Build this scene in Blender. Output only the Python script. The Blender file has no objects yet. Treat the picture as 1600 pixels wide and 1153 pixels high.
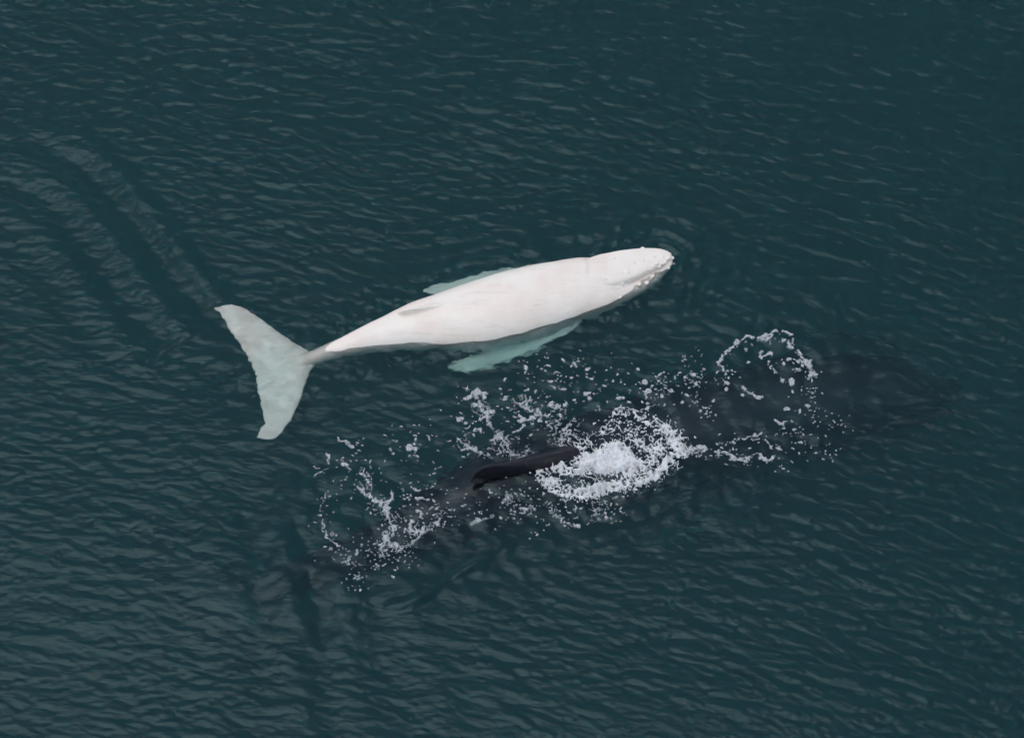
import bpy, math, random
import numpy as np

random.seed(7)
rng = np.random.default_rng(11)
sc = bpy.context.scene
C = sc.collection
R = math.radians

# ------------------------------------------------------------------ camera
PITCH = 60.0                      # degrees below the horizon (seen from the air)
HFOV = 22.0
WIDTH_M = 14.5                    # metres of sea across the middle of the frame
DIST = WIDTH_M / 2 / math.tan(R(HFOV / 2))
CAM = np.array([0.0, -DIST * math.cos(R(PITCH)), DIST * math.sin(R(PITCH))])
cd = bpy.data.cameras.new('camera')
cam = bpy.data.objects.new('camera', cd)
C.objects.link(cam)
cam.location = CAM
cam.rotation_euler = (R(90 - PITCH), 0, 0)
cd.sensor_fit = 'HORIZONTAL'
cd.angle = R(HFOV)
cd.clip_start = 0.5
cd.clip_end = 20000
sc.camera = cam

# ------------------------------------------------------------------ sky and sun
SUN_ELEV, SUN_AZ = 78.0, -84.0    # azimuth from +Y, clockwise
w = bpy.data.worlds.new('World')
sc.world = w
w.use_nodes = True
nt = w.node_tree
bg = nt.nodes['Background']
sky = nt.nodes.new('ShaderNodeTexSky')
sky.sky_type = 'NISHITA'
sky.sun_disc = False
sky.sun_elevation = R(SUN_ELEV)
sky.sun_rotation = R(SUN_AZ)
sky.air_density = 1.0
sky.dust_density = 0.4
sky.ozone_density = 2.0
veil = nt.nodes.new('ShaderNodeHueSaturation')      # a thin grey overcast over the blue
veil.inputs['Saturation'].default_value = 0.52
nt.links.new(sky.outputs['Color'], veil.inputs['Color'])
nt.links.new(veil.outputs['Color'], bg.inputs['Color'])
bg.inputs['Strength'].default_value = 0.15
sd = bpy.data.lights.new('sun', 'SUN')
sd.energy = 0.65
sd.angle = R(39)
sd.color = (1.0, 0.95, 0.89)
sun = bpy.data.objects.new('sun', sd)
C.objects.link(sun)
sun.rotation_euler = (R(90 - SUN_ELEV), 0, R(180 - SUN_AZ))

sc.view_settings.view_transform = 'Standard'
sc.view_settings.look = 'None'
sc.view_settings.gamma = 1
sc.view_settings.use_curve_mapping = False
sc.view_settings.exposure = 0.5
cy = sc.cycles
cy.max_bounces = 14
cy.diffuse_bounces = 8
cy.glossy_bounces = 8
cy.volume_bounces = 2
cy.transmission_bounces = 14
cy.use_denoising = True
cy.sample_clamp_indirect = 8

# ------------------------------------------------------------------ measuring helpers
KPX = 800 / math.tan(R(HFOV / 2))
UP = np.array([0, math.sin(R(PITCH)), math.cos(R(PITCH))])
FWD = np.array([0, math.cos(R(PITCH)), -math.sin(R(PITCH))])
PXM = 1600 / WIDTH_M


def P(px, py, z=0.0):
    """Point of the place at height z (m) for a spot measured in the photograph;
    below the surface the line of sight bends as it does in water."""
    d = np.array([(px - 800) / KPX, 0, 0]) + UP * (576.5 - py) / KPX + FWD
    d = d / np.linalg.norm(d)
    if z >= 0:
        return CAM + d * ((z - CAM[2]) / d[2])
    s = CAM + d * (-CAM[2] / d[2])
    hor = np.array([d[0], d[1], 0]) / 1.333
    dz = -math.sqrt(max(1e-6, 1 - hor @ hor))
    return s + np.array([hor[0], hor[1], dz]) * (z / dz)


def crom(vals, n):
    """Catmull-Rom resampling of rows."""
    v = np.asarray(vals, float)
    m = len(v)
    t = np.linspace(0, m - 1, n)
    i = np.clip(t.astype(int), 0, m - 2)
    f = (t - i)[:, None]
    p0 = v[np.clip(i - 1, 0, m - 1)]
    p1 = v[i]
    p2 = v[i + 1]
    p3 = v[np.clip(i + 2, 0, m - 1)]
    return 0.5 * (2 * p1 + (p2 - p0) * f + (2 * p0 - 5 * p1 + 4 * p2 - p3) * f ** 2
                  + (3 * p1 - p0 - 3 * p2 + p3) * f ** 3)


def pix_line(pts, z=0.0, n=None):
    a = np.array([P(x, y, z) for x, y in pts])
    return crom(a, n) if n else a


def dist_line(X, Y, line):
    """Distance to a polyline, the along-line parameter and the signed side."""
    best = np.full(X.shape, 1e9)
    par = np.zeros(X.shape)
    sgn = np.zeros(X.shape)
    n = len(line) - 1
    for k in range(n):
        a, b = line[k][:2], line[k + 1][:2]
        ab = b - a
        L2 = max(ab @ ab, 1e-12)
        t = np.clip(((X - a[0]) * ab[0] + (Y - a[1]) * ab[1]) / L2, 0, 1)
        dx = X - a[0] - t * ab[0]
        dy = Y - a[1] - t * ab[1]
        d = np.hypot(dx, dy)
        m = d < best
        best[m] = d[m]
        par[m] = ((k + t) / n)[m]
        sgn[m] = np.sign(ab[0] * dy - ab[1] * dx)[m]
    return best, par, sgn


def mesh_obj(name, verts, faces, mat, parent=None, smooth=True):
    me = bpy.data.meshes.new(name)
    verts = np.asarray(verts, np.float32)
    faces = np.asarray(faces, np.int32)
    k = faces.shape[1]
    me.vertices.add(len(verts))
    me.vertices.foreach_set('co', verts.ravel())
    me.loops.add(faces.size)
    me.loops.foreach_set('vertex_index', faces.ravel())
    me.polygons.add(len(faces))
    me.polygons.foreach_set('loop_start', np.arange(0, faces.size, k, dtype=np.int32))
    me.polygons.foreach_set('loop_total', np.full(len(faces), k, np.int32))
    me.polygons.foreach_set('use_smooth', np.full(len(faces), smooth, bool))
    me.update(calc_edges=True)
    me.validate()
    me.materials.append(mat)
    o = bpy.data.objects.new(name, me)
    C.objects.link(o)
    o.parent = parent
    return o


# ------------------------------------------------------------------ materials
def new_mat(name):
    m = bpy.data.materials.new(name)
    m.use_nodes = True
    t = m.node_tree
    t.nodes.clear()
    out = t.nodes.new('ShaderNodeOutputMaterial')
    return m, t, out


def node(t, kind, **kw):
    n = t.nodes.new(kind)
    for k, v in kw.items():
        if k in n.inputs:
            n.inputs[k].default_value = v
        else:
            setattr(n, k, v)
    return n


def water_material():
    m, t, out = new_mat('sea_water')
    geo = node(t, 'ShaderNodeNewGeometry')
    mp = node(t, 'ShaderNodeMapping')
    mp.inputs['Scale'].default_value = (0.8, 1.35, 1)
    mp.inputs['Rotation'].default_value = (0, 0, R(8))
    n1 = node(t, 'ShaderNodeTexNoise', Scale=14.0, Detail=3.0, Roughness=0.55)
    t.links.new(geo.outputs['Position'], mp.inputs['Vector'])
    t.links.new(mp.outputs['Vector'], n1.inputs['Vector'])
    bump = node(t, 'ShaderNodeBump', Strength=0.5, Distance=0.02)
    t.links.new(n1.outputs['Fac'], bump.inputs['Height'])
    fr = node(t, 'ShaderNodeFresnel', IOR=1.333)
    gl = node(t, 'ShaderNodeBsdfGlossy', Roughness=0.25)
    gl.inputs['Color'].default_value = (0.66, 0.93, 1.0, 1)
    rf = node(t, 'ShaderNodeBsdfRefraction', Roughness=0.0, IOR=1.333)
    mx = node(t, 'ShaderNodeMixShader')
    for n in (fr, gl, rf):
        t.links.new(bump.outputs['Normal'], n.inputs['Normal'])
    t.links.new(fr.outputs[0], mx.inputs[0])
    t.links.new(rf.outputs[0], mx.inputs[1])
    t.links.new(gl.outputs[0], mx.inputs[2])
    t.links.new(mx.outputs[0], out.inputs['Surface'])
    ab = node(t, 'ShaderNodeVolumeAbsorption', Density=1.0)
    ab.inputs['Color'].default_value = (1 - 0.85, 1 - 0.19, 1 - 0.21, 1)
    scat = node(t, 'ShaderNodeVolumeScatter', Density=0.20, Anisotropy=0.3)
    scat.inputs['Color'].default_value = (0.3, 0.85, 1.0, 1)
    ad = node(t, 'ShaderNodeAddShader')
    t.links.new(ab.outputs[0], ad.inputs[0])
    t.links.new(scat.outputs[0], ad.inputs[1])
    t.links.new(ad.outputs[0], out.inputs['Volume'])
    return m


def skin_material(name, base, alt, mark, rough, bump_s, pores, spec=0.3):
    m, t, out = new_mat(name)
    b = node(t, 'ShaderNodeBsdfPrincipled', Roughness=rough)
    b.inputs['Specular IOR Level'].default_value = spec
    tc = node(t, 'ShaderNodeTexCoord')
    n1 = node(t, 'ShaderNodeTexNoise', Scale=1.6, Detail=5.0, Roughness=0.6)
    n2 = node(t, 'ShaderNodeTexNoise', Scale=26.0, Detail=4.0, Roughness=0.6)
    v = node(t, 'ShaderNodeTexVoronoi', Scale=9.0)
    for n in (n1, n2, v):
        t.links.new(tc.outputs['Object'], n.inputs['Vector'])
    r1 = node(t, 'ShaderNodeValToRGB')
    r1.color_ramp.elements[0].position = 0.42
    r1.color_ramp.elements[0].color = (*base, 1)
    r1.color_ramp.elements[1].position = 0.66
    r1.color_ramp.elements[1].color = (*alt, 1)
    t.links.new(n1.outputs['Fac'], r1.inputs['Fac'])
    # scattered dark pores / small scars
    r2 = node(t, 'ShaderNodeValToRGB')
    r2.color_ramp.elements[0].position = 0.03
    r2.color_ramp.elements[0].color = (1, 1, 1, 1)
    r2.color_ramp.elements[1].position = 0.09
    r2.color_ramp.elements[1].color = (0, 0, 0, 1)
    t.links.new(v.outputs['Distance'], r2.inputs['Fac'])
    mu = node(t, 'ShaderNodeMath', operation='MULTIPLY')
    mu.inputs[1].default_value = pores
    t.links.new(r2.outputs['Color'], mu.inputs[0])
    mx = node(t, 'ShaderNodeMixRGB')
    mx.inputs['Color2'].default_value = (*mark, 1)
    t.links.new(mu.outputs[0], mx.inputs['Fac'])
    t.links.new(r1.outputs['Color'], mx.inputs['Color1'])
    mp = node(t, 'ShaderNodeMapping')
    mp.inputs['Rotation'].default_value = (0, 0, R(-17))
    mp.inputs['Scale'].default_value = (1.1, 16, 16)
    n3 = node(t, 'ShaderNodeTexNoise', Scale=1.0, Detail=4.0, Roughness=0.65)
    t.links.new(tc.outputs['Object'], mp.inputs['Vector'])
    t.links.new(mp.outputs['Vector'], n3.inputs['Vector'])
    r3 = node(t, 'ShaderNodeMapRange')
    r3.inputs['From Min'].default_value = 0.56
    r3.inputs['From Max'].default_value = 0.70
    r3.inputs['To Max'].default_value = 0.22
    t.links.new(n3.outputs['Fac'], r3.inputs['Value'])
    mx3 = node(t, 'ShaderNodeMixRGB')
    mx3.inputs['Color2'].default_value = (*mark, 1)
    t.links.new(r3.outputs[0], mx3.inputs['Fac'])
    t.links.new(mx.outputs['Color'], mx3.inputs['Color1'])
    mx = mx3
    at = node(t, 'ShaderNodeAttribute', attribute_name='marks_shade')  # lip line and skin marks, plus painted shade below the calf's fin
    mx2 = node(t, 'ShaderNodeMixRGB')
    mx2.inputs['Color2'].default_value = (*mark, 1)
    t.links.new(at.outputs['Fac'], mx2.inputs['Fac'])
    t.links.new(mx.outputs['Color'], mx2.inputs['Color1'])
    t.links.new(mx2.outputs['Color'], b.inputs['Base Color'])
    bp = node(t, 'ShaderNodeBump', Strength=bump_s, Distance=0.01)
    t.links.new(n2.outputs['Fac'], bp.inputs['Height'])
    t.links.new(bp.outputs['Normal'], b.inputs['Normal'])
    t.links.new(b.outputs[0], out.inputs['Surface'])
    return m


def foam_material(name, alpha, thin=0.35):
    m, t, out = new_mat(name)
    b = node(t, 'ShaderNodeBsdfPrincipled', Roughness=0.7)
    geo = node(t, 'ShaderNodeNewGeometry')
    n1 = node(t, 'ShaderNodeTexNoise', Scale=45.0, Detail=4.0, Roughness=0.7)
    t.links.new(geo.outputs['Position'], n1.inputs['Vector'])
    mr = node(t, 'ShaderNodeMapRange')
    mr.inputs['From Min'].default_value = 0.3
    mr.inputs['From Max'].default_value = 0.6
    mr.inputs['To Min'].default_value = alpha * thin
    mr.inputs['To Max'].default_value = alpha
    t.links.new(n1.outputs['Fac'], mr.inputs['Value'])
    t.links.new(mr.outputs[0], b.inputs['Alpha'])
    b.inputs['Base Color'].default_value = (0.80, 0.80, 0.78, 1)
    bp = node(t, 'ShaderNodeBump', Strength=0.6, Distance=0.01)
    t.links.new(n1.outputs['Fac'], bp.inputs['Height'])
    t.links.new(bp.outputs['Normal'], b.inputs['Normal'])
    t.links.new(b.outputs[0], out.inputs['Surface'])
    return m


M_WATER = water_material()
M_CALF = skin_material('white_skin', (0.89, 0.80, 0.69), (0.85, 0.71, 0.60), (0.50, 0.37, 0.33), 0.4, 0.25, 0.25)
M_DARK = skin_material('slate_skin', (0.009, 0.0085, 0.012), (0.018, 0.016, 0.021), (0.10, 0.11, 0.12), 0.28, 0.2, 0.12, 0.22)
M_FOAM = foam_material('foam', 0.66, 0.25)
M_FROTH = foam_material('thick_froth', 0.98, 0.75)
M_BUBBLE = foam_material('bubbles', 0.22)

# ------------------------------------------------------------------ the sea surface
STEP = 0.025
TN = 1024
TILE = STEP * TN


def spectrum(lmin, lmax, theta, spread, slope_rms, seed, power=1.0):
    """A periodic patch of sea: heights and sideways shifts of short-crested waves."""
    g = np.random.default_rng(seed)
    k = np.fft.fftfreq(TN, STEP) * 2 * np.pi
    kx, ky = np.meshgrid(k, k)
    kk = np.hypot(kx, ky)
    kk[0, 0] = 1
    lam = 2 * np.pi / kk
    band = np.exp(-np.clip(np.log(lmin / lam), 0, None) ** 2 / 0.08) * \
        np.exp(-np.clip(np.log(lam / lmax), 0, None) ** 2 / 0.08)
    ang = np.arctan2(ky, kx) - theta
    ang = (ang + np.pi / 2) % np.pi - np.pi / 2
    amp = band * np.exp(-(ang / spread) ** 2) * kk ** (-1 - power)
    amp[0, 0] = 0
    spec = np.fft.fft2(g.standard_normal((TN, TN))) * amp
    h = np.fft.ifft2(spec).real
    sx = np.fft.ifft2(1j * kx * spec).real
    sy = np.fft.ifft2(1j * ky * spec).real
    f = slope_rms / math.sqrt((sx ** 2 + sy ** 2).mean())
    dx = np.fft.ifft2(1j * kx / kk * spec).real
    dy = np.fft.ifft2(1j * ky / kk * spec).real
    return h * f, dx * f, dy * f


def sample(tile, X, Y):
    u = (X / STEP) % TN
    v = (Y / STEP) % TN
    i = u.astype(int)
    j = v.astype(int)
    fu = u - i
    fv = v - j
    i1 = (i + 1) % TN
    j1 = (j + 1) % TN
    i %= TN
    j %= TN
    return (tile[j, i] * (1 - fu) * (1 - fv) + tile[j, i1] * fu * (1 - fv)
            + tile[j1, i] * (1 - fu) * fv + tile[j1, i1] * fu * fv)


RIP = spectrum(0.09, 0.34, R(90 - 8), R(38), 0.145, 3, 0.5)
RIP2 = spectrum(0.07, 0.18, R(90 + 20), R(60), 0.07, 4, 0.3)
CHOP = spectrum(0.20, 0.80, 0.0, 9.0, 0.10, 5, 0.5)
LONG = spectrum(1.2, 5.0, R(100), R(50), 0.02, 6, 1.0)
BLOT = spectrum(1.0, 4.0, 0.0, 9.0, 0.1, 8, 1.5)[0]
BLOT = BLOT / BLOT.std()


def sst(x, a, b):
    t = np.clip((x - a) / (b - a), 0, 1)
    return t * t * (3 - 2 * t)


CALF_AXIS = pix_line([(430, 575), (520, 547), (600, 522), (700, 502), (800, 479), (900, 450), (1040, 408)], 0, 40)
MUM_AXIS = pix_line([(560, 860), (640, 835), (720, 790), (820, 742), (950, 712), (1100, 660), (1230, 610)], 0, 40)
WAKE = pix_line([(-60, 165), (52, 208), (140, 250), (200, 310), (240, 360), (285, 420), (338, 481), (352, 500)], 0, 40)
CREST = pix_line([(800, 850), (775, 865), (720, 892), (650, 935), (560, 955)], 0, 24)
RING1 = P(1200, 590)
RING2 = P(950, 712)
RING3 = P(545, 800)


def sea(X, Y):
    """Height and sideways shift of the sea surface."""
    d_c, p_c, s_c = dist_line(X, Y, CALF_AXIS)
    d_m, p_m, s_m = dist_line(X, Y, MUM_AXIS)
    blot = sample(BLOT, X, Y)
    slick = np.maximum(1 - sst(d_m + 0.25 * blot, 0.9, 2.0), 0.8 * (1 - sst(d_c + 0.15 * blot, 0.6, 1.5)))
    rough = 1 - 0.8 * slick
    gust = np.clip(1 + 0.10 * blot, 0.6, 1.4)
    h = np.zeros(X.shape)
    dx = np.zeros(X.shape)
    dy = np.zeros(X.shape)
    for tile, a in ((RIP, rough * gust), (RIP2, rough), (CHOP, 0.25 + 0.75 * slick), (LONG, 1.0)):
        h += sample(tile[0], X, Y) * a
        dx += sample(tile[1], X, Y) * a
        dy += sample(tile[2], X, Y) * a
    # the calf's wake: ridges trailing off its fluke
    d, p, s = dist_line(X, Y, WAKE)
    d = d * s + 0.05 * sample(LONG[0], X + 3, Y) / 0.01 * 0.1
    fade = sst(p, 0.0, 0.35) * (1 - 0.35 * sst(p, 0.85, 1.0))
    env = np.where(d > 0, np.exp(-(d / 0.28) ** 2), np.exp(-(d / 1.5) ** 2))
    end = sst(p, 0.0, 0.02) * (1 - sst(p, 0.985, 1.0) * sst(np.abs(d), 0.1, 0.4))
    h -= 0.45 * (sample(RIP[0], X, Y) * rough * gust + sample(RIP2[0], X, Y) * rough) * np.exp(-((d + 0.2) / 0.5) ** 2) * fade * end
    h += 0.042 * np.cos(2 * np.pi * d / 0.78 - 1.57) * env * fade * end
    # swells rolling off the mother's tail
    a0 = P(430, 930)
    u = X - a0[0] + 0.10 * (Y - a0[1]) - 0.05 * (Y - a0[1]) ** 2 + 0.15 * blot * 0.3
    v = Y - a0[1]
    env = np.exp(-((X - P(470, 930)[0]) / 1.9) ** 2) * (1 - sst(v, 0.6, 2.6)) * sst(v, -4.5, -1.5)
    h += 0.019 * np.cos(2 * np.pi * (u + 0.10 * blot) / (0.84 + 0.12 * np.tanh(u / 2))) * env * (0.8 + 0.35 * sample(BLOT, X + 7, Y + 2))
    d, p, s = dist_line(X, Y, CREST)
    h += 0.06 * np.exp(-(d / 0.07) ** 2) * np.sin(np.pi * np.clip(p, 0, 1)) * (0.7 + 0.3 * np.sin(p * 19))
    # rings round the places where the whales broke the surface, bow wave at the snout
    for c, r0, a, l in ((RING1, 0.75, 0.006, 0.42), (RING2, 0.9, 0.008, 0.36), (RING3, 0.6, 0.006, 0.4)):
        r = np.hypot(X - c[0], (Y - c[1]) * 1.05) + 0.06 * blot + 0.05 * sample(BLOT, X * 3 + 2, Y * 3)
        h += a * np.cos(2 * np.pi * (r - r0) / l) * np.exp(-((r - r0) / 0.7) ** 2)
    sn = P(1035, 410)
    r = np.hypot(X - sn[0], Y - sn[1]) + 0.05 * sample(BLOT, X * 3, Y * 3)
    h += 0.008 * np.cos(2 * np.pi * (r - 0.28) / 0.24) * np.exp(-((r - 0.35) / 0.45) ** 2) * sst(X - sn[0] + 0.8 * (Y - sn[1]), -0.5, 0.3)
    r = d_c - 0.55
    h += 0.010 * np.cos(2 * np.pi * (r + 0.05 * sample(BLOT, X * 3, Y * 3)) / 0.3) * np.exp(-(r / 0.6) ** 2) * sst(p_c, 0.25, 0.5)
    h += 0.85 * sample(CHOP[0], X * 2.1 + 3, Y * 2.1 + 1) * np.exp(-((d_c - 0.45) / 0.3) ** 2)
    # turbulence of the splash
    r = np.hypot(X - RING2[0], Y - RING2[1])
    h += 0.5 * sample(CHOP[0], X * 1.6 + 5, Y * 1.6) * np.exp(-(r / 0.9) ** 2)
    # water heaped over the mother's back, pushed aside by the calf
    return h, dx, dy


def stretched(lo, hi, far):
    c = np.arange(lo, hi + STEP / 2, STEP)
    a, step = [], STEP
    x = hi
    while x < far:
        step *= 1.14
        x += step
        a.append(x)
    a = np.array(a)
    return np.concatenate([(lo - (a - hi))[::-1], c, a])


gx = stretched(-9.6, 9.6, 2500)
gy = stretched(-7.0, 8.2, 2500)
X, Y = np.meshgrid(gx, gy)
H, DX, DY = sea(X, Y)
out_d = np.maximum(np.maximum(np.abs(X) - 9.6, 0), np.maximum(np.maximum(Y - 8.2, -7.0 - Y), 0))
keep = 1 - sst(out_d, 0.3, 6.0)
H *= keep
CHOPPY = 0.9
VX = X - CHOPPY * DX * keep
VY = Y - CHOPPY * DY * keep
nx, ny = len(gx), len(gy)
top = np.stack([VX, VY, H], -1).reshape(-1, 3)
ii = (np.arange(ny - 1)[:, None] * nx + np.arange(nx - 1)[None, :]).ravel()
quads = np.stack([ii, ii + 1, ii + nx + 1, ii + nx], -1)
rim = np.concatenate([np.arange(nx), np.arange(1, ny) * nx + nx - 1,
                      (ny - 1) * nx + np.arange(nx - 2, -1, -1), np.arange(ny - 2, 0, -1) * nx])
DEEP = -60.0
low = top[rim].copy()
low[:, 2] = DEEP
n0 = len(top)
nr = len(rim)
nxt = (np.arange(nr) + 1) % nr
side = np.stack([rim, n0 + np.arange(nr), n0 + nxt, rim[nxt]], -1)
floor = np.array([[n0, n0 + nx + ny + nx - 3 + 0, n0 + nx + ny - 2, n0 + nx - 1]])
water = mesh_obj('sea_water', np.concatenate([top, low]), np.concatenate([quads, side, floor]), M_WATER)
water['kind'] = 'structure'


def sea_height(Xq, Yq):
    """Surface height by looking it up in the built sheet."""
    ix = np.searchsorted(gx, -9.6 - 1e-6)
    iy = np.searchsorted(gy, -7.0 - 1e-6)
    u = np.clip((Xq + 9.6) / STEP, 0, 19.2 / STEP - 1.001)
    v = np.clip((Yq + 7.0) / STEP, 0, 15.2 / STEP - 1.001)
    i = u.astype(int)
    j = v.astype(int)
    fu, fv = u - i, v - j
    i += ix
    j += iy
    return (H[j, i] * (1 - fu) * (1 - fv) + H[j, i + 1] * fu * (1 - fv)
            + H[j + 1, i] * (1 - fu) * fv + H[j + 1, i + 1] * fu * fv)


# ------------------------------------------------------------------ whales
class Parts:
    def __init__(self):
        self.v, self.f, self.n = [], [], 0

    def add(self, v, f):
        self.v.append(np.asarray(v, float))
        self.f += [tuple(int(i) + self.n for i in q) for q in f]
        self.n += len(v)


def loft(parts, rows, n=90, seg=40, expo=2.0, lateral=None):
    """Closed tube through rows (x, y, z, half width, half height up, half height down)."""
    r = crom(rows, n)
    c = r[:, :3]
    t = np.gradient(c, axis=0)
    t /= np.linalg.norm(t, axis=1)[:, None]
    upv = np.array([0, 0, 1.0]) if lateral is None else np.asarray(lateral, float)
    s = np.cross(t, upv)
    s /= np.linalg.norm(s, axis=1)[:, None]
    u = np.cross(s, t)
    th = np.linspace(0, 2 * np.pi, seg, endpoint=False)
    ct, st = np.cos(th), np.sin(th)
    ct = np.sign(ct) * np.abs(ct) ** (2 / expo)
    st = np.sign(st) * np.abs(st) ** (2 / expo)
    rad = np.clip(r[:, 3:6], 0.004, None)
    V = (c[:, None] + s[:, None] * (rad[:, 0:1] * ct)[:, :, None]
         + u[:, None] * (np.where(st > 0, rad[:, 1:2], rad[:, 2:3]) * st)[:, :, None])
    V = V.reshape(-1, 3)
    F = []
    for a in range(n - 1):
        for b in range(seg):
            b2 = (b + 1) % seg
            F.append((a * seg + b, a * seg + b2, (a + 1) * seg + b2, (a + 1) * seg + b))
    F.append(tuple(range(seg))[::-1])
    F.append(tuple((n - 1) * seg + b for b in range(seg)))
    parts.add(V, F)


def wing(parts, lead, trail, thick, na=60, nc=16, rag=0.0):
    """A flat blade (fluke, flipper) between a leading and a trailing edge, lens-shaped in section."""
    L = crom(lead, na)
    T = crom(trail, na)
    th = crom(np.array(thick)[:, None], na)[:, 0]
    if rag:
        gg = np.random.default_rng(3)
        k = np.convolve(gg.normal(0, 1, na), [.3, 1, .3], 'same') + 0.8 * np.convolve(gg.normal(0, 1, na), np.ones(6) / 2.5, 'same')
        k2 = np.convolve(gg.normal(0, 1, na), [.5, 1, .5], 'same')
        ch = (T - L) / (np.linalg.norm(T - L, axis=1)[:, None] + 1e-6)
        T = T + ch * (rag * k)[:, None]
        L = L + ch * (0.35 * rag * k2)[:, None]
    u = 0.5 - 0.5 * np.cos(np.linspace(0, np.pi, nc))
    prof = np.sqrt(np.clip(u, 0, 1)) * (1 - u) * 2.6 / 1.0
    prof = np.clip(prof, 0, 1)
    base = L[:, None] * (1 - u)[None, :, None] + T[:, None] * u[None, :, None]
    off = np.zeros_like(base)
    off[..., 2] = th[:, None] * prof[None] / 2 + 0.012
    V = np.concatenate([(base + off).reshape(-1, 3), (base - off).reshape(-1, 3)])
    N = na * nc
    F = []
    for a in range(na - 1):
        for b in range(nc - 1):
            q = (a * nc + b, a * nc + b + 1, (a + 1) * nc + b + 1, (a + 1) * nc + b)
            F.append(q)
            F.append(tuple(N + i for i in q[::-1]))
    ring = ([(a, 0) for a in range(na)] + [(na - 1, b) for b in range(1, nc)]
            + [(a, nc - 1) for a in range(na - 2, -1, -1)] + [(0, b) for b in range(nc - 2, 0, -1)])
    idx = [a * nc + b for a, b in ring]
    for k in range(len(idx)):
        i, j = idx[k], idx[(k + 1) % len(idx)]
        F.append((i, j, N + j, N + i))
    parts.add(V, F)


def knob(parts, c, r, fl=0.7):
    V, F = [], []
    n, m = 10, 6
    V.append((c[0], c[1], c[2] + r * fl))
    for i in range(1, m):
        a = math.pi * i / m
        for j in range(n):
            b = 2 * math.pi * j / n
            V.append((c[0] + r * math.sin(a) * math.cos(b), c[1] + r * math.sin(a) * math.sin(b), c[2] + r * fl * math.cos(a)))
    V.append((c[0], c[1], c[2] - r * fl))
    for j in range(n):
        F.append((0, 1 + j, 1 + (j + 1) % n))
        F.append((len(V) - 1, 1 + (m - 2) * n + (j + 1) % n, 1 + (m - 2) * n + j))
    for i in range(m - 2):
        for j in range(n):
            F.append((1 + i * n + j, 1 + (i + 1) * n + j, 1 + (i + 1) * n + (j + 1) % n, 1 + i * n + (j + 1) % n))
    parts.add(V, F)


def weld(parts, voxel, smooth):
    """One continuous skin from the overlapping closed pieces."""
    me = bpy.data.meshes.new('tmp')
    me.from_pydata(np.concatenate(parts.v).tolist(), [], parts.f)
    o = bpy.data.objects.new('tmp', me)
    C.objects.link(o)
    import bmesh
    bm = bmesh.new()
    bm.from_mesh(me)
    bmesh.ops.recalc_face_normals(bm, faces=bm.faces)
    bm.to_mesh(me)
    bm.free()
    r = o.modifiers.new('r', 'REMESH')
    r.mode = 'VOXEL'
    r.voxel_size = voxel
    s = o.modifiers.new('s', 'SMOOTH')
    s.factor = 0.5
    s.iterations = smooth
    dg = bpy.context.evaluated_depsgraph_get()
    ev = o.evaluated_get(dg)
    m2 = bpy.data.meshes.new_from_object(ev)
    bpy.data.objects.remove(o)
    bpy.data.meshes.remove(me)
    for p in m2.polygons:
        p.use_smooth = True
    # the living skin is never quite smooth
    from mathutils import noise, Vector
    n = len(m2.vertices)
    co = np.empty(n * 3, np.float32)
    no = np.empty(n * 3, np.float32)
    m2.vertices.foreach_get('co', co)
    m2.vertex_normals.foreach_get('vector', no)
    co, no = co.reshape(-1, 3), no.reshape(-1, 3)
    d = np.array([0.009 * noise.noise(q * 2.3) + 0.004 * noise.noise(q * 6.0 + Vector((7, 0, 0)))
                  for q in (Vector(map(float, c_)) for c_ in co)])
    m2.vertices.foreach_set('co', (co + no * d[:, None]).astype(np.float32).ravel())
    m2.update()
    return m2


def row(px, py, z, a, b, b2=None):
    p = P(px, py, z)
    return (p[0], p[1], p[2], a, b, b if b2 is None else b2)


def make_whale(name, me, mat, label, marks_shade=None):
    base = None
    me.materials.clear()
    me.materials.append(mat)
    co = np.empty(len(me.vertices) * 3, np.float32)
    me.vertices.foreach_get('co', co)
    co = co.reshape(-1, 3)
    at = me.attributes.new('marks_shade', 'FLOAT', 'POINT')
    val = np.zeros(len(co), np.float32)
    if marks_shade is not None:
        for line, wd, st in marks_shade:
            best = np.full(len(co), 1e9)
            for k in range(len(line) - 1):
                a, b = line[k], line[k + 1]
                ab = b - a
                tt = np.clip(((co - a) @ ab) / (ab @ ab), 0, 1)
                best = np.minimum(best, np.linalg.norm(co - a - tt[:, None] * ab, axis=1))
            val = np.maximum(val, st * np.exp(-(best / wd) ** 2))
    at.data.foreach_set('value', val.astype(np.float32))
    o = bpy.data.objects.new(name, me)
    C.objects.link(o)
    o['label'] = label
    o['category'] = 'whale'
    return o


# --- the white calf
c = Parts()
loft(c, [row(455, 569, -0.21, .07, .06), row(478, 562, -0.20, .10, .10), row(500, 554.5, -0.20, .115, .13),
         row(520, 547, -0.19, .13, .16),
         row(560, 534, -0.18, .18, .21), row(600, 522, -0.17, .25, .27), row(650, 510, -0.18, .36, .37),
         row(700, 502, -0.20, .455, .46), row(750, 493, -0.20, .52, .51), row(800, 479, -0.20, .54, .53),
         row(850, 466, -0.20, .525, .51), row(900, 452, -0.19, .48, .46), row(940, 443, -0.20, .43, .36, .40),
         row(975, 432, -0.19, .36, .24, .34), row(1005, 421, -0.16, .28, .17, .27), row(1030, 412, -0.12, .19, .13, .18),
         row(1044, 407, -0.10, .11, .09, .10), row(1050, 405, -0.10, .03, .03, .03)], n=140, seg=56, expo=2.15)
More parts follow.
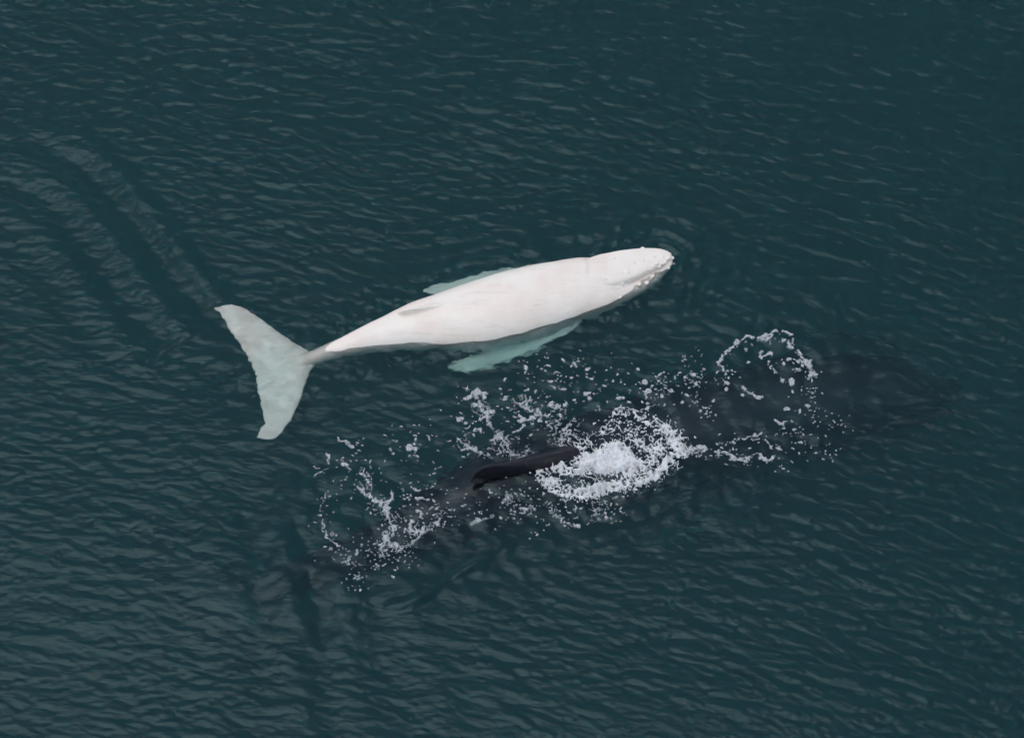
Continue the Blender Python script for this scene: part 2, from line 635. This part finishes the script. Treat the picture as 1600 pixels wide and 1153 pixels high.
# rostrum: a flat plate narrower than the lower jaw
loft(c, [row(878, 440, .10, .10, .08, .2), row(900, 433, .11, .17, .12, .2), row(925, 427, .105, .235, .125, .2),
         row(945, 423, .095, .27, .115, .2),
         row(970, 417, .08, .26, .105, .2), row(1000, 409, .06, .215, .095, .18), row(1025, 403, .04, .155, .08, .12),
         row(1040, 401, .02, .10, .06, .08), row(1048, 401, .01, .04, .03, .03)], n=60, seg=40, expo=2.4)
# splash guard in front of the blowhole
knob(c, P(915, 424, .21), .06, .5)
knob(c, P(910, 432, .21), .05, .5)
loft(c, [row(930, 425, .17, .05, .03), row(955, 421, .165, .08, .04), row(985, 413, .135, .07, .035), row(1020, 404, .09, .05, .03)], n=20, seg=16)
# flukes
lead = [(336, 480, -.15), (356, 476.5, -.15), (378, 479.5, -.16), (397, 490, -.17), (418, 504.5, -.18), (440, 521, -.19),
        (464, 536, -.21), (486, 550, -.23), (493, 566, -.23), (484, 582, -.22), (475, 607, -.21), (465, 634, -.20),
        (453, 658, -.19), (435, 681, -.18), (418, 687, -.17)]
trail = [(335, 482, -.15), (347, 492, -.15), (357, 507, -.16), (366, 522, -.17), (377, 540, -.18), (388, 558, -.19),
         (396, 574, -.20), (402, 586, -.21), (402, 596, -.21), (404, 610, -.20), (407, 624, -.20), (410, 643, -.19),
         (413, 658, -.18), (405, 675, -.17), (402, 683, -.17)]
wing(c, [P(*q) for q in lead], [P(*q) for q in trail],
     [.02, .03, .05, .06, .07, .08, .10, .12, .12, .10, .08, .06, .05, .03, .02], na=110, nc=20, rag=0.008)
# keel running on to the fluke
loft(c, [row(520, 547.5, -.21, .06, .06), row(495, 556, -.20, .08, .08), row(478, 560, -.195, .08, .075), row(455, 565, -.195, .07, .06),
         row(432, 571, -.195, .05, .04), row(415, 576, -.205, .03, .02)], n=30, seg=20)
# dorsal fin
loft(c, [row(706, 474, .20, .03, .03), row(685, 478.5, .20, .035, .08), row(662, 482.5, .18, .034, .13),
         row(642, 486, .16, .028, .165), row(630, 488.5, .14, .02, .14), row(622, 490.5, .12, .01, .05)], n=36, seg=20,
     lateral=(-0.15, -0.45, 1))


def blade(parts, axis, chord, thick, knobs=0):
    """Flipper about a line of (px, py, z), chord in metres, leading edge on its right."""
    a = np.array([P(*q) for q in axis])
    t = np.gradient(a, axis=0)
    t /= np.linalg.norm(t, axis=1)[:, None]
    s = np.cross(t, np.array([0, 0, 1.0]))
    ch = np.array(chord)[:, None]
    wing(parts, a + s * ch / 2, a - s * ch / 2, thick, na=60, nc=12)
    L = crom(a + s * ch / 2, 40)
    for k in range(knobs):
        i = int(6 + (33 - 6) * k / max(1, knobs - 1))
        knob(parts, L[i], 0.045 * (1 - 0.4 * k / knobs))


blade(c, [(905, 487, -.30), (865, 513, -.42), (820, 537, -.50), (770, 557, -.52), (730, 569, -.50), (702, 575, -.46)],
      [.30, .36, .36, .30, .20, .05], [.12, .10, .09, .07, .05, .03], 8)
blade(c, [(905, 425, -.28), (860, 430, -.34), (800, 437, -.36), (740, 446, -.36), (700, 452, -.34), (662, 455, -.30)],
      [.30, .38, .40, .34, .24, .05], [.12, .10, .09, .07, .05, .03], 0)
# knobs along the jaws and on the rostrum
g = np.random.default_rng(5)
for k in range(28):
    f = k / 27
    x = 960 + 88 * f
    y = np.interp(x, [960, 985, 1010, 1030, 1048], [463, 452, 438, 426, 411])
    knob(c, P(x + g.normal(0, 3), y + g.normal(0, 2.6), -0.06 + 0.03 * g.normal()), g.uniform(.016, .042))
for k in range(20):
    f = k / 19
    x = 968 + 76 * f
    y = np.interp(x, [968, 985, 1010, 1030, 1044], [449, 439, 427, 419, 408])
    knob(c, P(x + g.normal(0, 1.5), y - 5 + g.normal(0, 1.5), .07 + 0.01 * g.normal()), g.uniform(.018, .032))
for k in range(9):
    x = 965 + 70 * k / 8
    knob(c, P(x + g.normal(0, 2), np.interp(x, [965, 1035], [424, 405]) + g.normal(0, 4), np.interp(x, [965, 1035], [.185, .10])), g.uniform(.018, .026), .8)
for k in range(12):
    x = 955 + 85 * k / 11
    y = np.interp(x, [955, 1040], [409, 397])
    knob(c, P(x, y + g.normal(0, 1.5), .19 - .15 * k / 11), g.uniform(.018, .032))
for k in range(14):
    x = 1000 + 50 * k / 13
    y = np.interp(x, [1000, 1030, 1044, 1050], [391, 392, 396, 402])
    knob(c, P(x, y + g.normal(0, 1), -.01), g.uniform(.022, .038))
lipline = np.array([P(x, y, z) for x, y, z in [(935, 449, .02), (948, 455, .0), (963, 453, .0), (978, 445, .0), (1000, 435, .0),
                                                 (1020, 426, .0), (1036, 415, .0), (1043, 406, .0), (1038, 397, .0), (1020, 394, .02)]])
neck = np.array([P(x, y, z) for x, y, z in [(915, 404, .12), (918, 412, .22), (917, 425, .24)]])
fin_shade = np.array([P(x, y, z) for x, y, z in [(690, 484, .18), (660, 488, .16), (632, 491, .13)]])  # shade on the near side of the dorsal fin, painted into the skin colour
calf_me = weld(c, 0.0125, 1)
calf = make_whale('whale_calf', calf_me, M_CALF, 'creamy white whale calf with pale flukes swimming at the surface',
                  [(lipline, 0.022, 0.65), (neck, 0.035, 0.25), (fin_shade, 0.04, 0.7)]
                  + [(np.array([P(x, y, z), P(x + 1, y, z)]), 0.014, 0.5) for x, y, z in
                     ((991, 411, .16), (1005, 408, .14), (946, 437, .18), (1017, 421, .10), (1002, 434, .06), (979, 441, .06),
                      (991, 432, .08), (972, 427, .16), (1022, 402, .12), (960, 404, .19))])

calf.location = (0, -0.03, 0.052)            # riding high, its back dry

# --- the dark mother, mostly under water
m = Parts()
loft(m, [row(330, 945, -1.50, .12, .16), row(380, 930, -1.42, .16, .22), row(450, 905, -1.1, .20, .28),
         row(540, 873, -.78, .28, .40), row(620, 842, -.66, .36, .50), row(700, 800, -.66, .48, .58),
         row(780, 762, -.70, .60, .66), row(870, 732, -.78, .70, .70), row(980, 706, -.88, .76, .74),
         row(1090, 675, -.95, .78, .74), row(1180, 650, -1.08, .78, .74), row(1270, 632, -1.06, .78, .70),
         row(1350, 622, -1.1, .72, .58), row(1425, 614, -1.16, .54, .42), row(1475, 610, -1.2, .30, .22),
         row(1500, 608, -1.22, .08, .08)], n=160, seg=56, expo=2.1)
# hump and dorsal fin standing out of the water
loft(m, [row(985, 694, -.40, .24, .12, .4), row(930, 700, -.26, .22, .16, .4), row(900, 707, -.16, .19, .19, .4),
         row(865, 717, -.09, .165, .23, .4), row(825, 727, -.06, .145, .27, .4), row(790, 735, -.05, .12, .315, .4),
         row(774, 738, -.04, .11, .37, .4), row(761, 741, -.03, .10, .41, .4), row(758, 743, -.05, .09, .30, .4), row(756, 747, -.08, .07, .10, .4),
         row(744, 755, -.13, .08, .10, .4), row(715, 772, -.27, .10, .12, .4)],
     n=130, seg=36, expo=1.4, lateral=(0, -0.2, 1))
# fluke, deep
wing(m, [P(205, 818, -1.5), P(270, 835, -1.35), P(330, 880, -1.3), P(395, 925, -1.25), P(420, 960, -1.25), P(440, 1010, -1.35),
         P(445, 1070, -1.5)],
     [P(203, 822, -1.5), P(225, 880, -1.4), P(260, 930, -1.4), P(285, 962, -1.35), P(320, 985, -1.35), P(370, 1030, -1.4),
      P(435, 1078, -1.5)],
     [.03, .10, .16, .22, .18, .10, .03], na=70, nc=16)
# flippers trailing
blade(m, [(1240, 580, -1.6), (1290, 548, -1.5), (1340, 545, -1.35), (1390, 556, -1.2), (1440, 572, -1.05)],
      [.55, .62, .55, .42, .10], [.2, .18, .15, .1, .04], 0)
blade(m, [(1200, 715, -1.6), (1150, 775, -1.9), (1080, 815, -2.1), (1000, 845, -2.2), (930, 860, -2.2)],
      [.6, .7, .6, .45, .12], [.2, .18, .15, .1, .04], 0)
mum_me = weld(m, 0.02, 1)
mum = make_whale('whale', mum_me, M_DARK, 'large slate dark adult whale mostly under water with hooked fin above surface',
                 [(np.array([P(1425, 568, -1.05), P(1450, 575, -1.05)]), 0.25, 1.0)])


# ------------------------------------------------------------------ foam
FC = 0.008                                   # cell of the foam sheets


def soft_noise(shape, lam, seed, cell):
    """Smooth random field of unit spread with features about lam metres across."""
    g = np.random.default_rng(seed)
    ky = np.fft.fftfreq(shape[0], cell)
    kx = np.fft.rfftfreq(shape[1], cell)
    k2 = ky[:, None] ** 2 + kx[None, :] ** 2
    f = np.fft.irfft2(np.fft.rfft2(g.standard_normal(shape)) * np.exp(-k2 * lam ** 2 * 1.6), s=shape)
    return f / f.std()


class Foam:
    """A patch of foam: thin lumpy sheet lying on the sea, its outline shaped by a field."""

    def __init__(self, x0, y0, x1, y1, seed):
        a = np.array([P(x, y) for x, y in ((x0, y0), (x1, y0), (x0, y1), (x1, y1))])
        self.lo = a.min(0)[:2]
        self.hi = a.max(0)[:2]
        self.xs = np.arange(self.lo[0], self.hi[0], FC)
        self.ys = np.arange(self.lo[1], self.hi[1], FC)
        self.X, self.Y = np.meshgrid(self.xs, self.ys)
        sh = self.X.shape
        self.nf = soft_noise(sh, 0.022, seed, FC)
        self.nm = soft_noise(sh, 0.06, seed + 1, FC)
        self.nl = soft_noise(sh, 0.16, seed + 2, FC)
        # the outlines wander
        self.wx = self.X + 0.014 * soft_noise(sh, 0.08, seed + 3, FC) + 0.004 * soft_noise(sh, 0.03, seed + 4, FC)
        self.wy = self.Y + 0.014 * soft_noise(sh, 0.08, seed + 5, FC) + 0.004 * soft_noise(sh, 0.03, seed + 6, FC)
        self.F = np.full(sh, -1.0)
        self.g = np.random.default_rng(seed + 9)

    def line(self, pts, wpx, gap=0.0, lace=0.4):
        """A string of foam along pts; gap breaks it up."""
        ln = pix_line(pts, 0, max(8, 6 * len(pts)))
        wd = wpx / PXM / 2
        m = 0.25 + wd * 3
        i0, i1 = np.searchsorted(self.xs, [ln[:, 0].min() - m, ln[:, 0].max() + m])
        j0, j1 = np.searchsorted(self.ys, [ln[:, 1].min() - m, ln[:, 1].max() + m])
        sl = (slice(j0, j1), slice(i0, i1))
        if i1 <= i0 or j1 <= j0:
            return
        d, p, s_ = dist_line(self.wx[sl], self.wy[sl], ln)
        f = wd * (1 + 0.55 * self.nm[sl] + 0.35 * self.nl[sl]) - d - lace * wd * np.abs(self.nf[sl]) - gap * wd * np.clip(0.6 + self.nl[sl] + 0.6 * self.nm[sl], 0, None)
        self.F[sl] = np.maximum(self.F[sl], f)

    def lace(self, pts, wpx, k, scale=0.06):
        """A net of thin foam threads spread along pts."""
        d, p, s_ = dist_line(self.wx, self.wy, pix_line(pts, 0, 40))
        if not hasattr(self, 'net'):
            self.net = [np.abs(soft_noise(self.X.shape, sc_, 900 + i, FC)) for i, sc_ in enumerate((0.085, 0.05))]
        dens = k * np.exp(-(d / (wpx / PXM)) ** 2) * np.clip(0.75 + 0.45 * self.nl, 0, 1.4)
        self.F = np.maximum(self.F, 0.045 * (dens - 0.23 - 1.0 * np.minimum(self.net[0], self.net[1] + 0.12)))

    def fleck(self, x, y, r, el=1.0, an=0.0):
        m = r * el * 1.6 + 0.05
        i0, i1 = np.searchsorted(self.xs, [x - m, x + m])
        j0, j1 = np.searchsorted(self.ys, [y - m, y + m])
        if i1 - i0 < 2 or j1 - j0 < 2:
            return
        sl = (slice(j0, j1), slice(i0, i1))
        dx = self.X[sl] * 0.55 + self.wx[sl] * 0.45 - x
        dy = self.Y[sl] * 0.55 + self.wy[sl] * 0.45 - y
        ca, sa = math.cos(an), math.sin(an)
        u = (dx * ca + dy * sa) / el
        v = -dx * sa + dy * ca
        self.F[sl] = np.maximum(self.F[sl], r - np.hypot(u, v))

    def blob(self, px, py, rpx, el=1.4, an=None):
        p = P(px, py)
        self.fleck(p[0], p[1], 0.75 * rpx / PXM, el, self.g.uniform(0, 3) if an is None else an)

    def scatter(self, n, pts=None, spread=0.0, box=None, r=(0.006, 0.022), clump=0.5):
        """n single flecks along a line or inside an ellipse box (cx, cy, rx, ry) in photo units."""
        ln = pix_line(pts, 0, 60) if pts is not None else None
        last = None
        for k in range(int(n * 0.7)):
            if last is not None and self.g.random() < clump:
                x, y = last + self.g.normal(0, 0.09, 2)
            elif ln is not None:
                q = ln[self.g.integers(0, len(ln))]
                x, y = q[:2] + self.g.normal(0, spread / PXM, 2)
            else:
                a = self.g.uniform(0, 2 * np.pi)
                rr = math.sqrt(self.g.random())
                q = P(box[0] + box[2] * rr * math.cos(a), box[1] + box[3] * rr * math.sin(a))
                x, y = q[:2]
            last = np.array([x, y])
            rad = 0.0035 + (r[1] * 0.8 - 0.0035) * self.g.random() ** 3.6
            self.fleck(x, y, rad, self.g.uniform(1, 2.1), self.g.normal(0.1, 0.7))

    def build(self, name, label, mat, height=0.005, lump=0.0, sink=0.0):
        F = self.F
        cellmax = np.maximum.reduce([F[:-1, :-1], F[1:, :-1], F[:-1, 1:], F[1:, 1:]])
        use = cellmax > -0.002
        z = np.where(F > 0, height * (1 - np.exp(-F / 0.03)) + 0.003, np.clip(F * 1.5, -0.02, 0) + 0.003)
        z = z + sea_height(self.X, self.Y) + np.where(F > 0, lump * np.clip(F / 0.06, 0, 1) * np.clip(0.5 + 0.4 * self.nl + 0.25 * self.nm, 0, None), 0)
        z = z + np.where(F > 0, 0.0015 * self.nf, 0)
        z = z - sink
        h_, w_ = F.shape
        jj, i2 = np.nonzero(use)
        base = jj * w_ + i2
        q = np.stack([base, base + 1, base + w_ + 1, base + w_], -1)
        u, inv = np.unique(q, return_inverse=True)
        V = np.stack([self.X.ravel()[u], self.Y.ravel()[u], z.ravel()[u]], -1)
        o = mesh_obj(name, V, inv.reshape(-1, 4), mat)
        o['kind'] = 'stuff'
        o['label'] = label
        o['category'] = 'foam'
        return o


# ring of foam where the mother blew
f = Foam(1090, 490, 1330, 760, 100)
f.line([(1133, 582), (1128, 574), (1123, 566)], 6)
f.line([(1123, 566), (1134, 550), (1156, 533), (1170, 525)], 4.5, 0.2)
f.line([(1172, 526), (1190, 527.5), (1206, 521), (1231, 521), (1239, 531), (1240, 543)], 6)
f.line([(1190, 529), (1198, 531), (1206, 527)], 5)
f.line([(1230, 541), (1240, 543), (1243, 546)], 6)
f.line([(1245, 550), (1259, 563), (1269, 577), (1270, 591)], 6)
f.line([(1187, 552), (1191, 560), (1200, 566)], 7)
f.line([(1200, 566), (1212, 580), (1225, 594)], 4, 0.3)
f.blob(1237, 596, 6)
f.line([(1196, 554), (1205, 549)], 5)
f.line([(1225, 566), (1236, 562), (1250, 563)], 5)
for q in ((1247, 577, 3.5), (1166, 545, 3), (1169, 565, 2.5), (1254, 570, 3), (1225, 533, 3), (1136, 597, 3), (1135, 607, 3),
          (1160, 616, 3.4), (1230, 638, 4), (1261, 633, 3), (1250, 642, 3), (1239, 611, 2.5), (1266, 562, 3)):
    f.blob(*q)
f.line([(1159, 603), (1170, 611), (1187, 621)], 5, 0.4)
f.blob(1184, 620, 4)
f.line([(1209, 656), (1218, 660), (1228, 657)], 4)
f.scatter(60, [(1133, 585), (1123, 566), (1156, 533), (1206, 521), (1240, 540), (1270, 590), (1276, 620)], 7, r=(.004, .012))
f.scatter(45, [(1276, 600), (1270, 640), (1240, 680)], 12, r=(.004, .014))
f.scatter(25, box=(1240, 590, 40, 40), r=(.004, .012))
f.build('foam_ring', 'loose ring of white foam on the dark water above the sunken head', M_FOAM)

# strings of foam leading right from the splash
f = Foam(1040, 640, 1340, 790, 200)
f.line([(1059, 695), (1068, 697), (1075, 705), (1084, 700)], 8, 0.3)
f.line([(1084, 699), (1094, 697), (1106, 702), (1125, 706), (1141, 711), (1162, 721)], 7, 0.2)
f.line([(1141, 692), (1156, 685), (1175, 680), (1191, 674)], 3.5, 0.4)
f.line([(1175, 685), (1194, 686), (1203, 696), (1216, 700)], 4, 0.3)
f.line([(1187, 711), (1200, 720), (1206, 713)], 6, 0.2)
f.line([(1162, 720), (1170, 713), (1184, 707)], 3, 0.4)
f.scatter(90, box=(1235, 700, 75, 36), r=(.004, .014))
f.lace([(1062, 697), (1110, 703), (1165, 718)], 12, 0.4)
f.scatter(70, [(1060, 695), (1125, 706), (1165, 722)], 9, r=(.004, .014))
f.scatter(26, box=(1290, 665, 30, 20), r=(.004, .010))
f.build('foam_streak', 'broken strings of white foam trailing off the splash toward the sunken head', M_FOAM)

# flecks on the water between calf and mother
f = Foam(770, 530, 1170, 670, 300)
f.scatter(190, [(1000, 612), (1040, 602), (1080, 595), (1130, 588)], 12, r=(.004, .018))
f.scatter(120, [(815, 580), (860, 590), (920, 600), (1000, 596)], 22, r=(.005, .022))
f.scatter(60, box=(890, 600, 90, 40), r=(.006, .026))
f.scatter(40, [(1085, 620), (1105, 645)], 5, r=(.004, .014))
f.line([(960, 638), (978, 637), (994, 641), (1012, 638), (1030, 630)], 3, 0.4)
f.line([(980, 640), (1000, 642)], 3, 0.3)
for q in ((821, 575, 4), (1007, 596, 4.5), (1013, 610, 3.5), (1083, 585, 4), (997, 577, 3), (915, 614, 4), (921, 622, 4), (967, 623, 4), (1066, 628, 3)):
    f.blob(*q)
f.scatter(26, [(1072, 555), (1076, 575)], 3, r=(.003, .009))
f.build('foam_flecks', 'small white foam flecks scattered on the water beside the calf', M_FOAM)

# lacy streaks above the dorsal fin
f = Foam(690, 580, 925, 740, 400)
f.line([(728, 622), (736, 615), (748, 613), (756, 618)], 9, 0.3)
f.line([(744, 615), (751, 633), (760, 651), (773, 669), (786, 685), (801, 706)], 13, 0.5, 0.6)
f.line([(745, 672), (757, 676)], 8, 0.2)
f.line([(803, 628), (814, 630), (830, 622)], 6, 0.4)
f.line([(814, 630), (826, 642), (838, 638), (846, 652)], 6, 0.5)
f.line([(808, 645), (820, 655), (834, 653)], 6, 0.5)
f.line([(858, 632), (870, 630), (876, 640), (886, 628)], 5, 0.4)
f.line([(721, 703), (736, 700), (752, 706), (764, 710)], 6, 0.6)
f.line([(715, 685), (728, 694), (742, 698)], 5, 0.6)
f.line([(782, 694), (800, 712), (818, 712), (826, 700)], 8, 0.6, 0.7)
f.line([(808, 672), (822, 663)], 4, 0.3)
for q in ((746, 614, 6), (718, 655, 4), (721, 654, 4), (832, 652, 5), (815, 657, 4.5), (768, 642, 5), (789, 622, 4), (820, 576, 4)):
    f.blob(*q)
f.scatter(120, box=(775, 665, 75, 52), r=(.005, .018))
f.lace([(735, 616), (750, 635), (765, 660), (790, 690), (810, 708)], 22, 0.40)
f.lace([(715, 690), (750, 704), (790, 704)], 14, 0.36)
f.lace([(808, 632), (835, 628), (842, 645), (815, 652)], 14, 0.4)
f.lace([(865, 640), (882, 632), (880, 655)], 12, 0.36)
f.scatter(60, box=(840, 625, 50, 35), r=(.005, .022))
f.scatter(40, box=(725, 665, 28, 50), r=(.004, .014))
# froth climbing beside the fin
d = np.hypot((f.X - P(880, 672)[0]) / 0.24, (f.Y - P(880, 672)[1]) / 0.22)
f.F = np.maximum(f.F, 0.05 * (0.95 - d - 1.0 * np.abs(f.nm) + 0.5 * f.nf * 0.5))
f.build('foam_lace', 'lacy white foam patches on green water above the dark fin', M_FOAM)

# flecks and strings over the tail stock
f = Foam(480, 640, 800, 930, 500)
f.line([(530, 687), (538, 690), (550, 699)], 4, 0.3)
f.line([(534, 714), (540, 730), (560, 739), (578, 752)], 6, 0.5)
f.line([(512, 709), (514, 723)], 3.5, 0.2)
f.line([(490, 742), (505, 736), (515, 732)], 3, 0.5)
f.line([(512, 766), (502, 782), (500, 799), (505, 824), (512, 841), (529, 855)], 5, 0.6)
f.line([(557, 759), (578, 777), (599, 792), (609, 813), (618, 829)], 5, 0.35)
f.line([(599, 792), (609, 786), (613, 778), (612, 768)], 4.5, 0.3)
f.line([(606, 842), (612, 848), (620, 850)], 8, 0.1)
f.line([(608, 838), (614, 832)], 6)
f.line([(644, 816), (640, 831)], 6, 0.2)
f.line([(654, 799), (664, 817), (658, 834), (647, 848)], 5.5, 0.4)
f.line([(682, 816), (684, 822)], 9)
f.line([(543, 876), (551, 868), (558, 862)], 5, 0.3)
f.line([(644, 775), (656, 780), (668, 782)], 5, 0.3)
f.line([(648, 763), (652, 768)], 5)
f.line([(734, 818), (748, 814), (755, 811), (772, 806)], 4, 0.4)
f.blob(640, 699, 6)
f.blob(649, 701, 4)
f.scatter(120, box=(600, 866, 62, 26), r=(.003, .012))
f.lace([(535, 715), (560, 738), (585, 770), (600, 792), (618, 828)], 16, 0.34)
f.lace([(550, 872), (590, 858), (630, 848), (660, 825), (690, 812)], 18, 0.38)
f.scatter(120, [(512, 766), (500, 799), (512, 841), (545, 876), (560, 915)], 9, r=(.003, .011))
f.scatter(150, box=(600, 735, 110, 55), r=(.003, .013))
f.scatter(50, [(600, 700), (640, 698), (665, 678), (692, 662)], 12, r=(.005, .020))
f.scatter(90, [(560, 740), (600, 792), (620, 830), (650, 815), (690, 815)], 12, r=(.004, .015))
f.scatter(70, box=(690, 790, 60, 35), r=(.003, .014))
f.build('foam_flecks', 'strings of tiny white foam flecks over the sunken tail stock', M_FOAM)

# flecks under the splash
f = Foam(730, 745, 985, 850, 600)
f.line([(882, 781), (884, 790), (888, 799)], 5, 0.4)
f.line([(864, 806), (873, 808), (880, 816), (890, 814)], 5, 0.3)
f.line([(893, 819), (900, 820)], 6)
f.line([(916, 816), (930, 811), (940, 808)], 3.5, 0.4)
f.line([(793, 772), (796, 780), (803, 788)], 6, 0.4)
f.line([(800, 788), (815, 793), (835, 795)], 3, 0.5)
f.scatter(120, box=(870, 795, 95, 30), r=(.004, .014))
f.lace([(790, 778), (830, 795), (880, 800), (930, 800)], 16, 0.36)
f.scatter(90, box=(790, 785, 55, 28), r=(.004, .018))
f.scatter(60, box=(940, 790, 40, 22), r=(.004, .014))
f.build('foam_flecks', 'white foam flecks on dark water below the splash rim', M_FOAM)

# the splash itself: a wreath of lacy froth round churned water
f = Foam(815, 610, 1095, 810, 700)
lace = soft_noise(f.X.shape, 0.075, 731, FC)
lace2 = soft_noise(f.X.shape, 0.04, 732, FC)
rim = [(842, 732), (848, 747), (861, 763), (882, 772), (908, 775), (934, 770), (960, 763), (990, 758), (1020, 746), (1040, 725),
       (1056, 700), (1049, 678), (1033, 662), (1012, 656)]
dens = np.zeros(f.X.shape)


def band(pts, wpx, k):
    d, p, s_ = dist_line(f.wx, f.wy, pix_line(pts, 0, 60))
    np.maximum(dens, k * np.exp(-(d / (wpx / PXM)) ** 2), out=dens)


def pool(cx, cy, rx, ry, k):
    p = P(cx, cy)
    d = np.hypot((f.wx - p[0]) / rx, (f.wy - p[1]) / ry)
    np.maximum(dens, k * np.exp(-d ** 2.5), out=dens)


band(rim, 7, 1.0)
band([(845, 733), (866, 727), (887, 737), (903, 737), (922, 728)], 9, 1.1)
band([(1058, 702), (1053, 684), (1040, 668)], 13, 1.1)
band([(994, 685), (1003, 697), (1010, 708), (1018, 700), (1030, 690)], 9, 0.7)
band([(1012, 656), (998, 650), (975, 646), (958, 648), (950, 662)], 6, 0.5)
band([(940, 684), (948, 668), (962, 655)], 8, 0.4)
band([(862, 750), (885, 762), (915, 767), (945, 760), (985, 752)], 8, 1.0)
band([(960, 745), (990, 742), (1015, 728), (1030, 712)], 14, 0.5)
band([(905, 722), (925, 716), (955, 712), (985, 714)], 9, 1.6)
pool(962, 717, .26, .2, 2.6)
pool(935, 722, .3, .16, 1.7)
pool(985, 728, .2, .2, 1.3)
pool(935, 752, .75, .2, .3)
pool(1015, 715, .45, .45, .36)
pool(985, 668, .5, .3, .2)
pool(905, 700, .3, .3, .3)
f.F = np.maximum(f.F, 0.055 * np.minimum(dens * (0.9 + 0.25 * f.nl) - 0.14 - 0.95 * np.minimum(np.abs(lace), np.abs(lace2) + 0.2), 0.9))
f.scatter(220, rim, 10, r=(.004, .012))
f.scatter(200, box=(1000, 705, 60, 55), r=(.004, .010))
f.scatter(120, box=(930, 745, 85, 30), r=(.004, .010))
f.scatter(110, box=(980, 660, 55, 25), r=(.004, .010))
f.build('splash', 'churned wreath of white froth in front of the dark fin', M_FROTH, height=0.014, lump=0.10)

# air driven under the surface by the splash
f = Foam(840, 660, 1075, 790, 800)
p = P(945, 735)
d = np.hypot((f.wx - p[0]) / 0.75, (f.wy - p[1]) / 0.36)
f.F = 0.05 * (1.1 - d - 0.5 * np.abs(f.nm) + 0.25 * f.nl)
f.build('bubble_cloud', 'milky green bubbles under the surface inside the froth wreath', M_BUBBLE, height=0.02, sink=0.16)
